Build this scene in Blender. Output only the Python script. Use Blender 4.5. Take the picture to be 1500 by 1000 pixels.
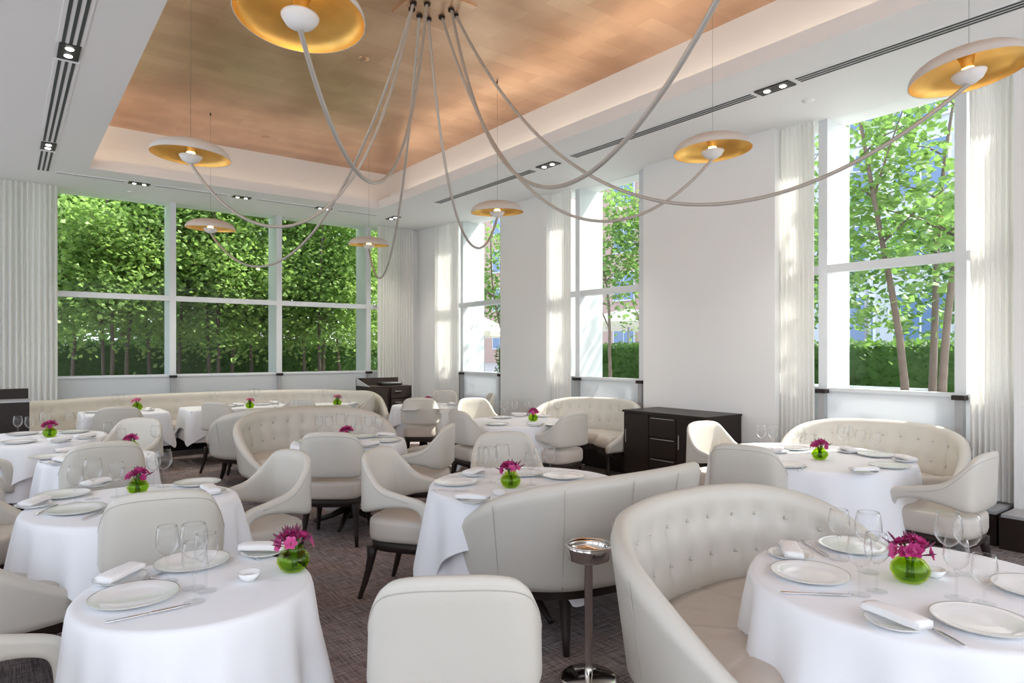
import bpy, math, random
import numpy as np
from mathutils import Vector, Matrix
for o in list(bpy.data.objects): bpy.data.objects.remove(o)
SC = bpy.context.scene
C = SC.collection
PI = math.pi
random.seed(7)
# ---------------------------------------------------------------- camera
EYE, HY, FP = 1.5, 513.5, 975.0            # eye height, horizon row, focal length in pixels
YAW = math.atan(745/975.); SN, CS = math.sin(YAW), math.cos(YAW)
cam = bpy.data.objects.new('camera', bpy.data.cameras.new('camera')); C.objects.link(cam)
cam.location = (0, 0, EYE); cam.rotation_euler = (PI/2, 0, -YAW)
cam.data.sensor_width = 36; cam.data.lens = FP/1500*36; cam.data.shift_y = (HY-500)/1500.
cam.data.clip_end = 400; cam.data.clip_start = .05
SC.camera = cam
SC.cycles.transparent_max_bounces = 32
# ---------------------------------------------------------------- light and exposure
SC.view_settings.view_transform = 'Standard'; SC.view_settings.look = 'None'
SC.view_settings.gamma = 1; SC.view_settings.use_curve_mapping = False
SC.view_settings.exposure = 0.78
W = bpy.data.worlds.new('sky'); SC.world = W; W.use_nodes = True
nt = W.node_tree; nt.nodes.clear()
sky = nt.nodes.new('ShaderNodeTexSky'); sky.sky_type = 'NISHITA'; sky.sun_disc = False
sky.sun_elevation = math.radians(48); sky.sun_rotation = math.radians(111); sky.air_density = 1.0; sky.dust_density = 3.0; sky.ozone_density = 1.0
mx = nt.nodes.new('ShaderNodeMix'); mx.data_type = 'RGBA'; mx.inputs[0].default_value = .6
mx.inputs[7].default_value = (3.6, 3.75, 4.0, 1)
bgn = nt.nodes.new('ShaderNodeBackground'); bgn.inputs[1].default_value = 0.42
wo = nt.nodes.new('ShaderNodeOutputWorld')
nt.links.new(sky.outputs[0], mx.inputs[6]); nt.links.new(mx.outputs[2], bgn.inputs[0]); nt.links.new(bgn.outputs[0], wo.inputs[0])
sun = bpy.data.objects.new('sun', bpy.data.lights.new('sun', 'SUN')); C.objects.link(sun)
sun.data.energy = 6.0; sun.data.angle = math.radians(.6); sun.data.color = (1, .96, .9)
sun.rotation_euler = Vector((.9, -.35, 1.15)).to_track_quat('Z', 'Y').to_euler()
def area(name, loc, sx, sy, power, rot=(0, 0, 0), col=(1, .93, .84)):
    l = bpy.data.lights.new(name, 'AREA'); l.shape = 'RECTANGLE'; l.size = sx; l.size_y = sy; l.energy = power; l.color = col
    o = bpy.data.objects.new(name, l); C.objects.link(o); o.location = loc; o.rotation_euler = rot; return o

# ---------------------------------------------------------------- helpers
def at(px, py, z):
    d = FP*(EYE-z)/(py-HY); r = (px-750)/FP*d
    return (d*SN+r*CS, d*CS-r*SN)
def atX(px, X):
    t = (px-750)/FP; d = X/(SN+t*CS); return d*(CS-t*SN)
def atY(px, Y):
    t = (px-750)/FP; d = Y/(CS-t*SN); return d*(SN+t*CS)
def proj(p):
    d = p[0]*SN+p[1]*CS; return 750+FP*(p[0]*CS-p[1]*SN)/d, HY+FP*(EYE-p[2])/d
MATS = {}
def mat(name, col, rough=.5, metal=0, spec=.5, bump=None, vary=None, emit=None, trans=None, coat=0, sheen=0):
    m = bpy.data.materials.new(name); m.use_nodes = True; n = m.node_tree; b = n.nodes['Principled BSDF']
    b.inputs['Base Color'].default_value = (*col, 1); b.inputs['Roughness'].default_value = rough
    b.inputs['Metallic'].default_value = metal; b.inputs['Specular IOR Level'].default_value = spec
    b.inputs['Coat Weight'].default_value = coat; b.inputs['Sheen Weight'].default_value = sheen
    tc = n.nodes.new('ShaderNodeTexCoord')
    if vary:     # (scale, amount)
        nz = n.nodes.new('ShaderNodeTexNoise'); nz.inputs['Scale'].default_value = vary[0]; nz.inputs['Detail'].default_value = 3
        n.links.new(tc.outputs['Object'], nz.inputs['Vector'])
        mm = n.nodes.new('ShaderNodeMix'); mm.data_type = 'RGBA'
        mm.inputs[6].default_value = (*[c*(1-vary[1]) for c in col], 1); mm.inputs[7].default_value = (*[min(1, c*(1+vary[1])) for c in col], 1)
        n.links.new(nz.outputs[0], mm.inputs[0]); n.links.new(mm.outputs[2], b.inputs['Base Color'])
    if bump:     # (scale, strength)
        nb = n.nodes.new('ShaderNodeTexNoise'); nb.inputs['Scale'].default_value = bump[0]; nb.inputs['Detail'].default_value = 4
        n.links.new(tc.outputs['Object'], nb.inputs['Vector'])
        bp = n.nodes.new('ShaderNodeBump'); bp.inputs['Strength'].default_value = bump[1]; bp.inputs['Distance'].default_value = .01
        n.links.new(nb.outputs[0], bp.inputs['Height']); n.links.new(bp.outputs[0], b.inputs['Normal'])
    if emit:
        b.inputs['Emission Color'].default_value = (*emit[0], 1); b.inputs['Emission Strength'].default_value = emit[1]
    if trans:    # (translucent colour, amount)
        t = n.nodes.new('ShaderNodeBsdfTranslucent'); t.inputs[0].default_value = (*trans[0], 1)
        ms = n.nodes.new('ShaderNodeMixShader'); ms.inputs[0].default_value = trans[1]
        n.links.new(b.outputs[0], ms.inputs[1]); n.links.new(t.outputs[0], ms.inputs[2])
        n.links.new(ms.outputs[0], n.nodes['Material Output'].inputs[0])
    MATS[name] = m; return m
def glassmat(name, tint=(1, 1, 1), boost=1.0, rough=.02, ior=1.5, base=.03):
    m = bpy.data.materials.new(name); m.use_nodes = True; n = m.node_tree; n.nodes.clear()
    o = n.nodes.new('ShaderNodeOutputMaterial'); t = n.nodes.new('ShaderNodeBsdfTransparent'); t.inputs[0].default_value = (*tint, 1)
    g = n.nodes.new('ShaderNodeBsdfGlossy'); g.inputs['Roughness'].default_value = rough
    f = n.nodes.new('ShaderNodeLayerWeight'); f.inputs[0].default_value = .5
    pw = n.nodes.new('ShaderNodeMath'); pw.operation = 'POWER'; pw.inputs[1].default_value = ior
    mu = n.nodes.new('ShaderNodeMath'); mu.operation = 'MULTIPLY_ADD'; mu.inputs[1].default_value = boost; mu.inputs[2].default_value = base; mu.use_clamp = True
    x = n.nodes.new('ShaderNodeMixShader')
    n.links.new(f.outputs['Facing'], pw.inputs[0]); n.links.new(pw.outputs[0], mu.inputs[0]); n.links.new(mu.outputs[0], x.inputs[0]); n.links.new(t.outputs[0], x.inputs[1]); n.links.new(g.outputs[0], x.inputs[2]); n.links.new(x.outputs[0], o.inputs[0])
    MATS[name] = m; return m
mat('paint', (.86, .86, .85), .55, bump=(60, .03))
mat('ceiling_paint', (.88, .88, .88), .6)
mat('frame_white', (.72, .75, .77), .35)
mat('frame_grey', (.40, .40, .40), .4)
mat('leather', (.61, .575, .51), .38, spec=.5, bump=(220, .06), vary=(3, .04))
mat('leather_seat', (.58, .52, .455), .36, bump=(120, .08), vary=(5, .07))
mat('button', (.60, .57, .50), .35)
mat('seam', (.47, .44, .39), .6)
mat('darkwood', (.024, .016, .013), .4, spec=.25, vary=(20, .3))
mat('linen', (.86, .86, .88), .8, bump=(400, .05), sheen=.2)
mat('linen_under', (.80, .77, .78), .85, bump=(400, .05))
mat('china', (.88, .88, .87), .08, spec=.6)
mat('napkin', (.88, .86, .85), .85, bump=(300, .08))
mat('silver', (.75, .75, .76), .18, metal=1)
mat('chrome', (.80, .76, .72), .12, metal=1)
mat('lampwhite', (.66, .63, .60), .45)
mat('lampgold', (.85, .55, .16), .38, metal=.85, vary=(12, .15))
mat('cord', (.46, .43, .39), .35, metal=.2)
mat('wire', (.12, .12, .12), .4)
mat('black', (.01, .01, .01), .4)
mat('slot', (.05, .06, .06), .6)
mat('bulb', (1, .7, .3), .4, emit=((1, .62, .2), 14))
mat('spotlens', (1, 1, 1), .4, emit=((1, .95, .88), 6))
mat('curtain', (.90, .89, .86), .9, trans=((.92, .90, .86), .28))
mat('frost', (.78, .80, .82), .5, trans=((.80, .83, .86), .35))
mat('magenta', (.50, .03, .20), .55, vary=(30, .3), trans=((.7, .05, .3), .25))
mat('pink', (.72, .12, .36), .55, vary=(30, .3), trans=((.9, .2, .5), .25))
mat('palepink', (.85, .50, .52), .55, trans=((.95, .6, .6), .3))
mat('plum', (.16, .02, .07), .6)
mat('stem', (.10, .22, .04), .6)
mat('leafA', (.15, .27, .07), .5, vary=(1.3, .5), trans=((.25, .42, .10), .40))
mat('leafC', (.27, .40, .12), .45, vary=(1.6, .6), trans=((.38, .58, .14), .42))
mat('leafB', (.10, .19, .07), .5, vary=(1.1, .4), trans=((.20, .42, .06), .45))
mat('hedge', (.06, .13, .03), .6, vary=(6, .5), trans=((.20, .40, .06), .3))
mat('bark', (.16, .12, .10), .85, bump=(40, .4), vary=(15, .3))
mat('stone', (.45, .43, .41), .8, vary=(5, .12))
mat('terrace_metal', (.33, .35, .38), .35)
mat('brick', (.48, .33, .29), .85, vary=(8, .1))
mat('concrete', (.55, .58, .62), .8, vary=(3, .1))
mat('bluewin', (.12, .20, .36), .15, spec=.8)
mat('canvas', (.88, .82, .72), .8, trans=((.9, .85, .75), .4))
mat('steel', (.45, .47, .5), .4, metal=.6)
glassmat('glass', (.985, .99, .99), .95, .05, 2.5)
glassmat('glassfoot', (.98, .985, .985), .25, .05, 3.0, .02)
glassmat('pane', (.97, .99, .985), .30, .02, 4.5, .006)
glassmat('greenglass', (.80, .90, .18), .4, .03, 3.0)
mat('greenbody', (.30, .42, .02), .2, trans=((.5, .7, .03), .5))
def carpet():
    m = bpy.data.materials.new('carpet'); m.use_nodes = True; n = m.node_tree; b = n.nodes['Principled BSDF']; b.inputs['Roughness'].default_value = .95
    b.inputs['Specular IOR Level'].default_value = .15
    tc = n.nodes.new('ShaderNodeTexCoord'); outs = []
    for sc in ((110, 6, 1), (6, 110, 1), (3, 3, 1)):
        mp = n.nodes.new('ShaderNodeMapping'); mp.inputs['Scale'].default_value = sc
        nz = n.nodes.new('ShaderNodeTexNoise'); nz.inputs['Scale'].default_value = 1; nz.inputs['Detail'].default_value = 4; nz.inputs['Roughness'].default_value = .7
        n.links.new(tc.outputs['Object'], mp.inputs[0]); n.links.new(mp.outputs[0], nz.inputs['Vector']); outs.append(nz.outputs[0])
    a = n.nodes.new('ShaderNodeMath'); a.operation = 'ADD'; n.links.new(outs[0], a.inputs[0]); n.links.new(outs[1], a.inputs[1])
    r = n.nodes.new('ShaderNodeValToRGB'); e = r.color_ramp; e.elements[0].position = .40; e.elements[0].color = (.10, .082, .08, 1); e.elements[1].position = .62; e.elements[1].color = (.46, .40, .385, 1)
    h = n.nodes.new('ShaderNodeMath'); h.operation = 'MULTIPLY'; h.inputs[1].default_value = .5; n.links.new(a.outputs[0], h.inputs[0]); n.links.new(h.outputs[0], r.inputs[0])
    mm = n.nodes.new('ShaderNodeMix'); mm.data_type = 'RGBA'; mm.blend_type = 'MULTIPLY'; mm.inputs[0].default_value = .6
    r2 = n.nodes.new('ShaderNodeValToRGB'); r2.color_ramp.elements[0].position = .4; r2.color_ramp.elements[0].color = (1, .82, .78, 1); r2.color_ramp.elements[1].position = .6; r2.color_ramp.elements[1].color = (.88, .9, .95, 1)
    n.links.new(outs[2], r2.inputs[0]); n.links.new(r.outputs[0], mm.inputs[6]); n.links.new(r2.outputs[0], mm.inputs[7]); n.links.new(mm.outputs[2], b.inputs['Base Color'])
    bp = n.nodes.new('ShaderNodeBump'); bp.inputs['Strength'].default_value = .4; bp.inputs['Distance'].default_value = .01
    n.links.new(a.outputs[0], bp.inputs['Height']); n.links.new(bp.outputs[0], b.inputs['Normal']); MATS['carpet'] = m
carpet()
def goldleaf():
    m = bpy.data.materials.new('goldleaf'); m.use_nodes = True; n = m.node_tree; b = n.nodes['Principled BSDF']
    tc = n.nodes.new('ShaderNodeTexCoord')
    br = n.nodes.new('ShaderNodeTexBrick'); br.inputs['Scale'].default_value = 1; br.inputs['Brick Width'].default_value = .62; br.inputs['Row Height'].default_value = .2
    br.inputs['Mortar Size'].default_value = .001; br.inputs['Color1'].default_value = (.76, .50, .33, 1); br.inputs['Color2'].default_value = (.84, .59, .40, 1); br.inputs['Mortar'].default_value = (.6, .4, .24, 1)
    mp = n.nodes.new('ShaderNodeMapping'); mp.inputs['Rotation'].default_value = (0, 0, 0)
    n.links.new(tc.outputs['Object'], mp.inputs[0]); n.links.new(mp.outputs[0], br.inputs['Vector'])
    nz = n.nodes.new('ShaderNodeTexNoise'); nz.inputs['Scale'].default_value = 1.1; nz.inputs['Detail'].default_value = 6
    n.links.new(tc.outputs['Object'], nz.inputs['Vector'])
    mm = n.nodes.new('ShaderNodeMix'); mm.data_type = 'RGBA'; mm.blend_type = 'MULTIPLY'; mm.inputs[0].default_value = .6
    r2 = n.nodes.new('ShaderNodeValToRGB'); r2.color_ramp.elements[0].position = .35; r2.color_ramp.elements[0].color = (.60, .50, .42, 1); r2.color_ramp.elements[1].position = .6; r2.color_ramp.elements[1].color = (1, 1, 1, 1)
    n.links.new(nz.outputs[0], r2.inputs[0]); n.links.new(br.outputs[0], mm.inputs[6]); n.links.new(r2.outputs[0], mm.inputs[7]); n.links.new(mm.outputs[2], b.inputs['Base Color'])
    b.inputs['Metallic'].default_value = .9; b.inputs['Roughness'].default_value = .33; MATS['goldleaf'] = m
goldleaf()

def link(name, v, f, m, parent=None, smooth=True):
    me = bpy.data.meshes.new(name); me.from_pydata([tuple(map(float, p)) for p in v], [], f)
    if m: me.materials.append(MATS[m])
    if smooth: me.polygons.foreach_set('use_smooth', [True]*len(me.polygons))
    me.update()
    o = bpy.data.objects.new(name, me); C.objects.link(o)
    if parent: o.parent = parent
    return o
class MB:
    def __init__(s): s.v = []; s.f = []
    def add(s, v, f):
        k = len(s.v); s.v += [tuple(p) for p in v]; s.f += [tuple(i+k for i in q) for q in f]; return s
    def box(s, x0, x1, y0, y1, z0, z1):
        return s.add([(x0, y0, z0), (x1, y0, z0), (x1, y1, z0), (x0, y1, z0), (x0, y0, z1), (x1, y0, z1), (x1, y1, z1), (x0, y1, z1)],
                     [(0, 3, 2, 1), (4, 5, 6, 7), (0, 1, 5, 4), (1, 2, 6, 5), (2, 3, 7, 6), (3, 0, 4, 7)])
    def loft(s, rings, cap=True):
        n = len(rings[0]); v = [p for r in rings for p in r]; f = []
        for i in range(len(rings)-1):
            for j in range(n):
                f.append((i*n+j, i*n+(j+1) % n, (i+1)*n+(j+1) % n, (i+1)*n+j))
        if cap:
            f.append(tuple(range(n))[::-1]); k = (len(rings)-1)*n; f.append(tuple(k+j for j in range(n)))
        return s.add(v, f)
    def lathe(s, prof, n=24, c=(0, 0, 0)):
        v = []; f = []; idx = []
        for r, z in prof:
            if r < 1e-5: idx.append([len(v)]*n); v.append((c[0], c[1], c[2]+z))
            else:
                idx.append(list(range(len(v), len(v)+n)))
                v += [(c[0]+r*math.cos(2*PI*j/n), c[1]+r*math.sin(2*PI*j/n), c[2]+z) for j in range(n)]
        for i in range(len(prof)-1):
            a, b = idx[i], idx[i+1]
            for j in range(n):
                k = (j+1) % n; q = []
                for t in (a[j], a[k], b[k], b[j]):
                    if t not in q: q.append(t)
                if len(q) > 2: f.append(tuple(q))
        return s.add(v, f)
    def tube(s, pts, rad, n=8, sq=1.0):
        P = [Vector(p) for p in pts]; rs = rad if isinstance(rad, (list, tuple)) else [rad]*len(P); rings = []; up = None
        for i, p in enumerate(P):
            t = (P[min(i+1, len(P)-1)]-P[max(i-1, 0)]).normalized()
            if up is None: up = Vector((0, 0, 1)) if abs(t.z) < .9 else Vector((1, 0, 0))
            a = t.cross(up).normalized(); up = a.cross(t).normalized()
            rings.append([p+a*rs[i]*math.cos(2*PI*j/n)+up*rs[i]*sq*math.sin(2*PI*j/n) for j in range(n)])
        return s.loft(rings)
    def bar(s, p, q, w, h=None):
        h = h or w; return s.tube([p, q], w*.7071, 4, 1) if h == w else s.tube([p, q], w*.7071, 4, h/w)
    def build(s, name, m, parent=None, smooth=True): return link(name, s.v, s.f, m, parent, smooth)
def tag(o, label=None, cat=None, group=None, kind=None):
    if label: o['label'] = label
    if cat: o['category'] = cat
    if group: o['group'] = group
    if kind: o['kind'] = kind
    return o
def thing(name, loc=(0, 0, 0), rz=0, label=None, cat=None, group=None):
    o = bpy.data.objects.new(name, None); C.objects.link(o); o.location = loc; o.rotation_euler = (0, 0, rz); o.empty_display_size = .1
    return tag(o, label, cat, group)
KIDS = {}
def copy_tree(o, parent=None):
    c = o.copy(); C.objects.link(c)
    if parent: c.parent = parent
    for ch in list(o.children): copy_tree(ch, c)
    return c
PROTO = {}
def place(kind, builder, loc, rz, label, cat, group=None, scale=None):
    if kind not in PROTO: PROTO[kind] = o = builder()
    else: o = copy_tree(PROTO[kind])
    o.location = loc; o.rotation_euler = (0, 0, rz)
    if scale: o.scale = scale
    for k in ('group',):
        if k in o: del o[k]
    return tag(o, label, cat, group)
def crom(pts, n):                       # Catmull-Rom through tuples of floats
    P = [np.array(p, float) for p in pts]; P = [2*P[0]-P[1]]+P+[2*P[-1]-P[-2]]; out = []; m = len(pts)-1
    for i in range(n+1):
        u = i/n*m; k = min(int(u), m-1); t = u-k; a, b, c, d = P[k:k+4]
        out.append(.5*((2*b)+(-a+c)*t+(2*a-5*b+4*c-d)*t*t+(-a+3*b-3*c+d)*t**3))
    return out
def smooth01(t): t = max(0, min(1, t)); return t*t*(3-2*t)
def struct(o): o['kind'] = 'structure'; return o

# ---------------------------------------------------------------- room
XP, XW, YB, ZC, ZT, ZF = 6.34, 6.55, 11.46, 3.80, 2.313, 1.12
XL, YN = -3.2, -3.6
CX0, CX1, CY0, CY1, ZG, ZS, DL = .856, 4.84, -1.2, 9.90, 4.50, 3.935, .42
struct(MB().box(XL, XW+.45, YN, YB+.45, -.1, 0).build('floor', 'carpet', smooth=False))
c = MB()
for (x0, x1, y0, y1) in ((XL, CX0, YN, YB+.3), (CX1, XW+.3, YN, YB+.3), (CX0, CX1, CY1, YB+.3), (CX0, CX1, YN, CY0)):
    c.box(x0, x1, y0, y1, ZC, ZS)
o = struct(c.build('ceiling', 'ceiling_paint', smooth=False))
g = MB()
gx0, gx1, gy0, gy1 = CX0-DL, CX1+DL, CY0-DL, CY1+DL
for (x0, x1, y0, y1) in ((gx0-.1, gx0, gy0-.1, gy1+.1), (gx1, gx1+.1, gy0-.1, gy1+.1), (gx0, gx1, gy1, gy1+.1), (gx0, gx1, gy0-.1, gy0)):
    g.box(x0, x1, y0, y1, ZS, ZG+.1)
struct(g.build('trim_1', 'ceiling_paint', smooth=False))
struct(MB().box(gx0, gx1, gy0, gy1, ZG, ZG+.1).build('ceiling_gold', 'goldleaf', smooth=False))
p = MB()
for a in (-3.6, -.2, 3.2, 6.6, 10.0): p.box(XL-.3, XL, a, a+.9, 0, ZC)  # unseen left wall; gaps between piers are added to let sky light in
struct(p.build('wall_left', 'paint', smooth=False))
# piers of the right wall
piers = [(-3.6, -1.9), (.02, 1.77), (3.82, 5.60), (7.47, 8.60), (10.65, YB+.45)]
p = MB()
for a, b in piers: p.box(XP, XW+.45, a, b, 0, ZC)
struct(p.build('wall_right', 'paint', smooth=False))
p = MB(); p.box(XL, .02, YB-.1, YB+.45, 0, ZC).box(5.9, XP, YB-.16, YB+.45, 0, ZC)
struct(p.build('wall_back', 'paint', smooth=False))
def window(n, y0, y1, mull, axis):
    """axis 'x': plane X=XW, span along Y; axis 'y': plane Y=YB, span along X"""
    def T(a0, a1, b0, b1, z0, z1): return (b0, b1, a0, a1, z0, z1) if axis == 'x' else (a0, a1, b0, b1, z0, z1)
    base = XW if axis == 'x' else YB
    f = MB(); w = .045
    for m in mull:
        f.box(*T(m-w, m+w, base-.06, base+.06, ZF, ZC))
    f.box(*T(y0, y1, base-.05, base+.05, ZT-.04, ZT+.04))
    f.box(*T(y0, y1, base-.04, base+.04, ZF-.02, ZF+.015))
    root = struct(f.build('window_%d' % n, 'frame_white', smooth=False))
    fin = MB()
    for m in mull: fin.box(*T(m-.04, m+.04, base+.06, base+.40, 0, ZC))
    fin.build('fin', 'frame_white', root, False)
    MB().box(*T(y0, y1, base-.006, base+.006, ZF+.015, ZC)).build('glass', 'pane', root, False)
    MB().box(*T(y0, y1, base-.03, base-.01, .30, ZF-.02)).build('frosted_panel', 'frost', root, False)
    MB().box(*T(y0, y1, base+.1, base+.2, 0, ZF-.25)).build('lower_wall', 'paint', root, False)
    for m in mull:
        q = MB(); q.box(*T(m-.03, m+.03, base-.10, base-.031, .30, ZF-.04)); q.build('post', 'frame_grey', root, False)
        MB().box(*T(m-.05, m+.05, base-.12, base-.031, ZF-.04, ZF+.0)).build('clamp', 'darkwood', root, False)
    return root
window(1, 8.60, 10.65, (8.77, 9.97), 'x')
window(2, 5.60, 7.47, (5.76, 6.96), 'x')
window(3, 1.77, 3.82, (2.19, 3.39), 'x')
window(4, .02, 5.9, (.45, 2.09, 3.73, 5.37), 'y')
window(5, -1.9, .02, (-1.5, -.3), 'x')
# dark heater boxes under the windows
def heater(x0, x1, y0, y1, label):
    t = thing('heater_cabinet', ((x0+x1)/2, (y0+y1)/2, 0), 0, label, 'heater cabinet', 'dark heater boxes under the windows')
    cx, cy = (x0+x1)/2, (y0+y1)/2; a, b = (x1-x0)/2, (y1-y0)/2
    MB().box(-a, a, -b, b, 0, .24).build('body', 'darkwood', t, False)
    g = MB().box(-a+.01, a-.01, -b+.01, b-.01, .24, .262)
    g.build('top_panel', 'frame_grey', t, False)
heater(6.05, 6.5, 1.80, 3.80, 'low dark wood heater box under the right window beside the curtain')
heater(6.05, 6.5, 5.62, 7.45, 'low dark wood heater box under the middle window behind the curved banquette')
heater(6.05, 6.5, 8.62, 10.6, 'low dark wood heater box under the narrow far window')
heater(.05, 5.85, 11.0, 11.4, 'long dark heater box under the garden window behind the wall banquette')
heater(6.0, 6.33, .4, 1.77, 'dark box at the right edge of the photo below the white pier')
# curtains
def curtain(p0, p1, z0, z1, amp, npl, label):
    npl = int(npl*1.7); amp *= .75; n = npl*8; d = Vector((p1[0]-p0[0], p1[1]-p0[1], 0)); L = d.length; d.normalize(); nn = Vector((-d.y, d.x, 0)); v = []; f = []
    rnd = random.Random(len(label)); ph = [rnd.uniform(-.4, .4) for _ in range(n+1)]
    for i in range(n+1):
        for k in range(9):
            z = z0+(z1-z0)*k/8
            a = amp*(math.sin(2*PI*npl*i/n+.5*math.sin(k*.4+i*.15))+.25*math.sin(5*PI*i/n*npl/3+k*.3))
            q = Vector((p0[0], p0[1], 0))+d*(L*i/n)+nn*a; v.append((q.x, q.y, z))
    for i in range(n):
        for k in range(8): f.append((i*9+k, (i+1)*9+k, (i+1)*9+k+1, i*9+k+1))
    tag(link('sheer_curtain', v, f, 'curtain'), label, 'curtain', 'pleated sheer window curtains')
ZCU = ZC-.01
curtain((-.35, 11.20), (.60, 11.20), .03, ZCU, .035, 9, 'pleated off-white sheer curtain left of the wide garden window')
curtain((5.45, 11.18), (6.18, 11.18), .03, ZCU, .03, 8, 'pleated off-white sheer curtain right of the garden window by the podium')
curtain((6.42, 9.95), (6.42, 10.9), .03, ZCU, .03, 9, 'pleated white sheer curtain at the far room corner beside the narrow window')
curtain((6.43, 7.02), (6.43, 7.46), .28, ZCU, .028, 5, 'narrow pleated sheer curtain left of the middle window on the right wall')
curtain((6.43, 3.44), (6.43, 3.82), .28, ZCU, .028, 5, 'narrow pleated beige sheer curtain left of the large right window')
curtain((6.42, 1.77), (6.42, 2.10), .28, ZCU, .03, 5, 'pleated beige sheer curtain right of the large right window')
# ---------------------------------------------------------------- ceiling fittings
def vent(x0, x1, y0, y1, label, along='y'):
    t = thing('linear_vent', ((x0+x1)/2, (y0+y1)/2, ZC), 0, label, 'air vent', 'slotted linear vents in the white ceiling')
    a, b = (x1-x0)/2, (y1-y0)/2
    MB().box(-a, a, -b, b, -.006, .0).build('vent_frame', 'ceiling_paint', t, False)
    for k in (-1, 0, 1):
        if along == 'y': MB().box(k*a*.55-.011, k*a*.55+.011, -b+.02, b-.02, -.009, -.006).build('slot', 'slot', t, False)
        else: MB().box(-a+.02, a-.02, k*b*.55-.008, k*b*.55+.008, -.009, -.006).build('slot', 'slot' if k == 0 else 'ceiling_paint', t, False)
def downlight(x, y, label, along='y', big=1, power=30):
    t = thing('downlight', (x, y, ZC), 0 if along == 'y' else PI/2, label, 'downlight', 'recessed twin downlights in the ceiling slots')
    MB().box(-.07*big, .07*big, -.16*big, .16*big, -.012, -.002).build('housing', 'black', t, False)
    for s in (-1, 1):
        MB().lathe([(0, -.018), (.024*big, -.018), (.030*big, -.012)], 16, (0, s*.075*big, 0)).build('lamp', 'spotlens', t)
    if power:
        l = bpy.data.lights.new('downlight_beam', 'SPOT'); l.energy = power; l.spot_size = math.radians(95); l.spot_blend = .8; l.color = (1, .93, .84); l.shadow_soft_size = .05
        q = bpy.data.objects.new('downlight_beam', l); C.objects.link(q); q.parent = t; q.location = (0, 0, -.03)
XS = 5.36
ys = [atX(p_, XS) for p_ in (1500, 1166, 1135, 1107, 838, 803, 782, 640)]
vent(XS-.075, XS+.075, -1.0, ys[1], 'three-line ceiling vent above the large right window')
vent(XS-.075, XS+.075, ys[3], ys[4], 'three-line ceiling vent above the pier between middle and right windows')
vent(XS-.075, XS+.075, ys[6], ys[7], 'faint three-line ceiling vent nearest the far right room corner')
downlight(XS, ys[2], 'black twin downlight in ceiling slot above the right pier', power=45)
downlight(XS, ys[5], 'black twin downlight in ceiling slot between lamps near the middle window', power=45)
downlight(XS, 10.4, 'small black downlight at far right corner of the ceiling slot', power=45)
XV = .40
ya = [6.2, 7.35]
def yz(px, py): return at(px, py, ZC)[1]
vent(XV-.085, XV+.085, -1, yz(93, 63), 'three-line ceiling vent at the top left, nearest the camera')
vent(XV-.085, XV+.085, yz(88, 86), yz(66, 206), 'three-line ceiling vent at the left, between two downlights')
vent(XV-.085, XV+.085, yz(64, 220), yz(62, 249), 'short three-line ceiling vent at the left, nearest the garden window')
downlight(XV, yz(97, 74), 'large black twin downlight in the left ceiling slot', power=45)
downlight(XV, yz(68, 213), 'smaller twin downlight at the far end of the left ceiling slot', power=45)
YS = 10.38
for i, (a, b) in enumerate(((80, 185), (226, 335), (375, 462), (492, 552))):
    xa, xb = atY(a, YS), atY(b, YS)
    vent(xa, xb, YS-.05, YS+.05, ('leftmost', 'second from left', 'third from left', 'rightmost')[i]+' of four faint ceiling vents above the garden window', 'x')
for i, a in enumerate((204, 354, 474)):
    downlight(atY(a, YS), YS, ('leftmost', 'middle', 'rightmost')[i]+' of three small black downlights above the garden window', 'x', .8, power=45)
def smoke(px, py, z, label, m='ceiling_paint'):
    x, y = at(px, py, z)
    tag(MB().lathe([(0, -.012), (.05, -.012), (.055, 0)], 20, (x, y, z)).build('sprinkler_cover', m), label, 'sprinkler cover')
smoke(533, 86, ZG, 'small bronze disc on the gold ceiling below the large top lamp', 'goldleaf')
smoke(389, 201, ZG, 'small disc at the dark far edge of the gold ceiling', 'goldleaf')
smoke(1184, 147, ZC, 'small white disc on the ceiling above the right window')
smoke(193, 281, ZC, 'small white disc on the ceiling above the garden window')
# cove light strips on the hidden ledge of the coffer
def cove(loc, sx, sy, k=.5): area('cove_light', loc, sx, sy, k*max(sx, sy), (PI, 0, 0), (1, .86, .68))
cove((CX1+.3, 4.4, ZS+.03), .08, 10.6, .7); cove((CX0-.3, 4.4, ZS+.03), .08, 10.6, 2.6); cove((2.85, CY1+.3, ZS+.03), 4.2, .08, .25)

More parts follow.
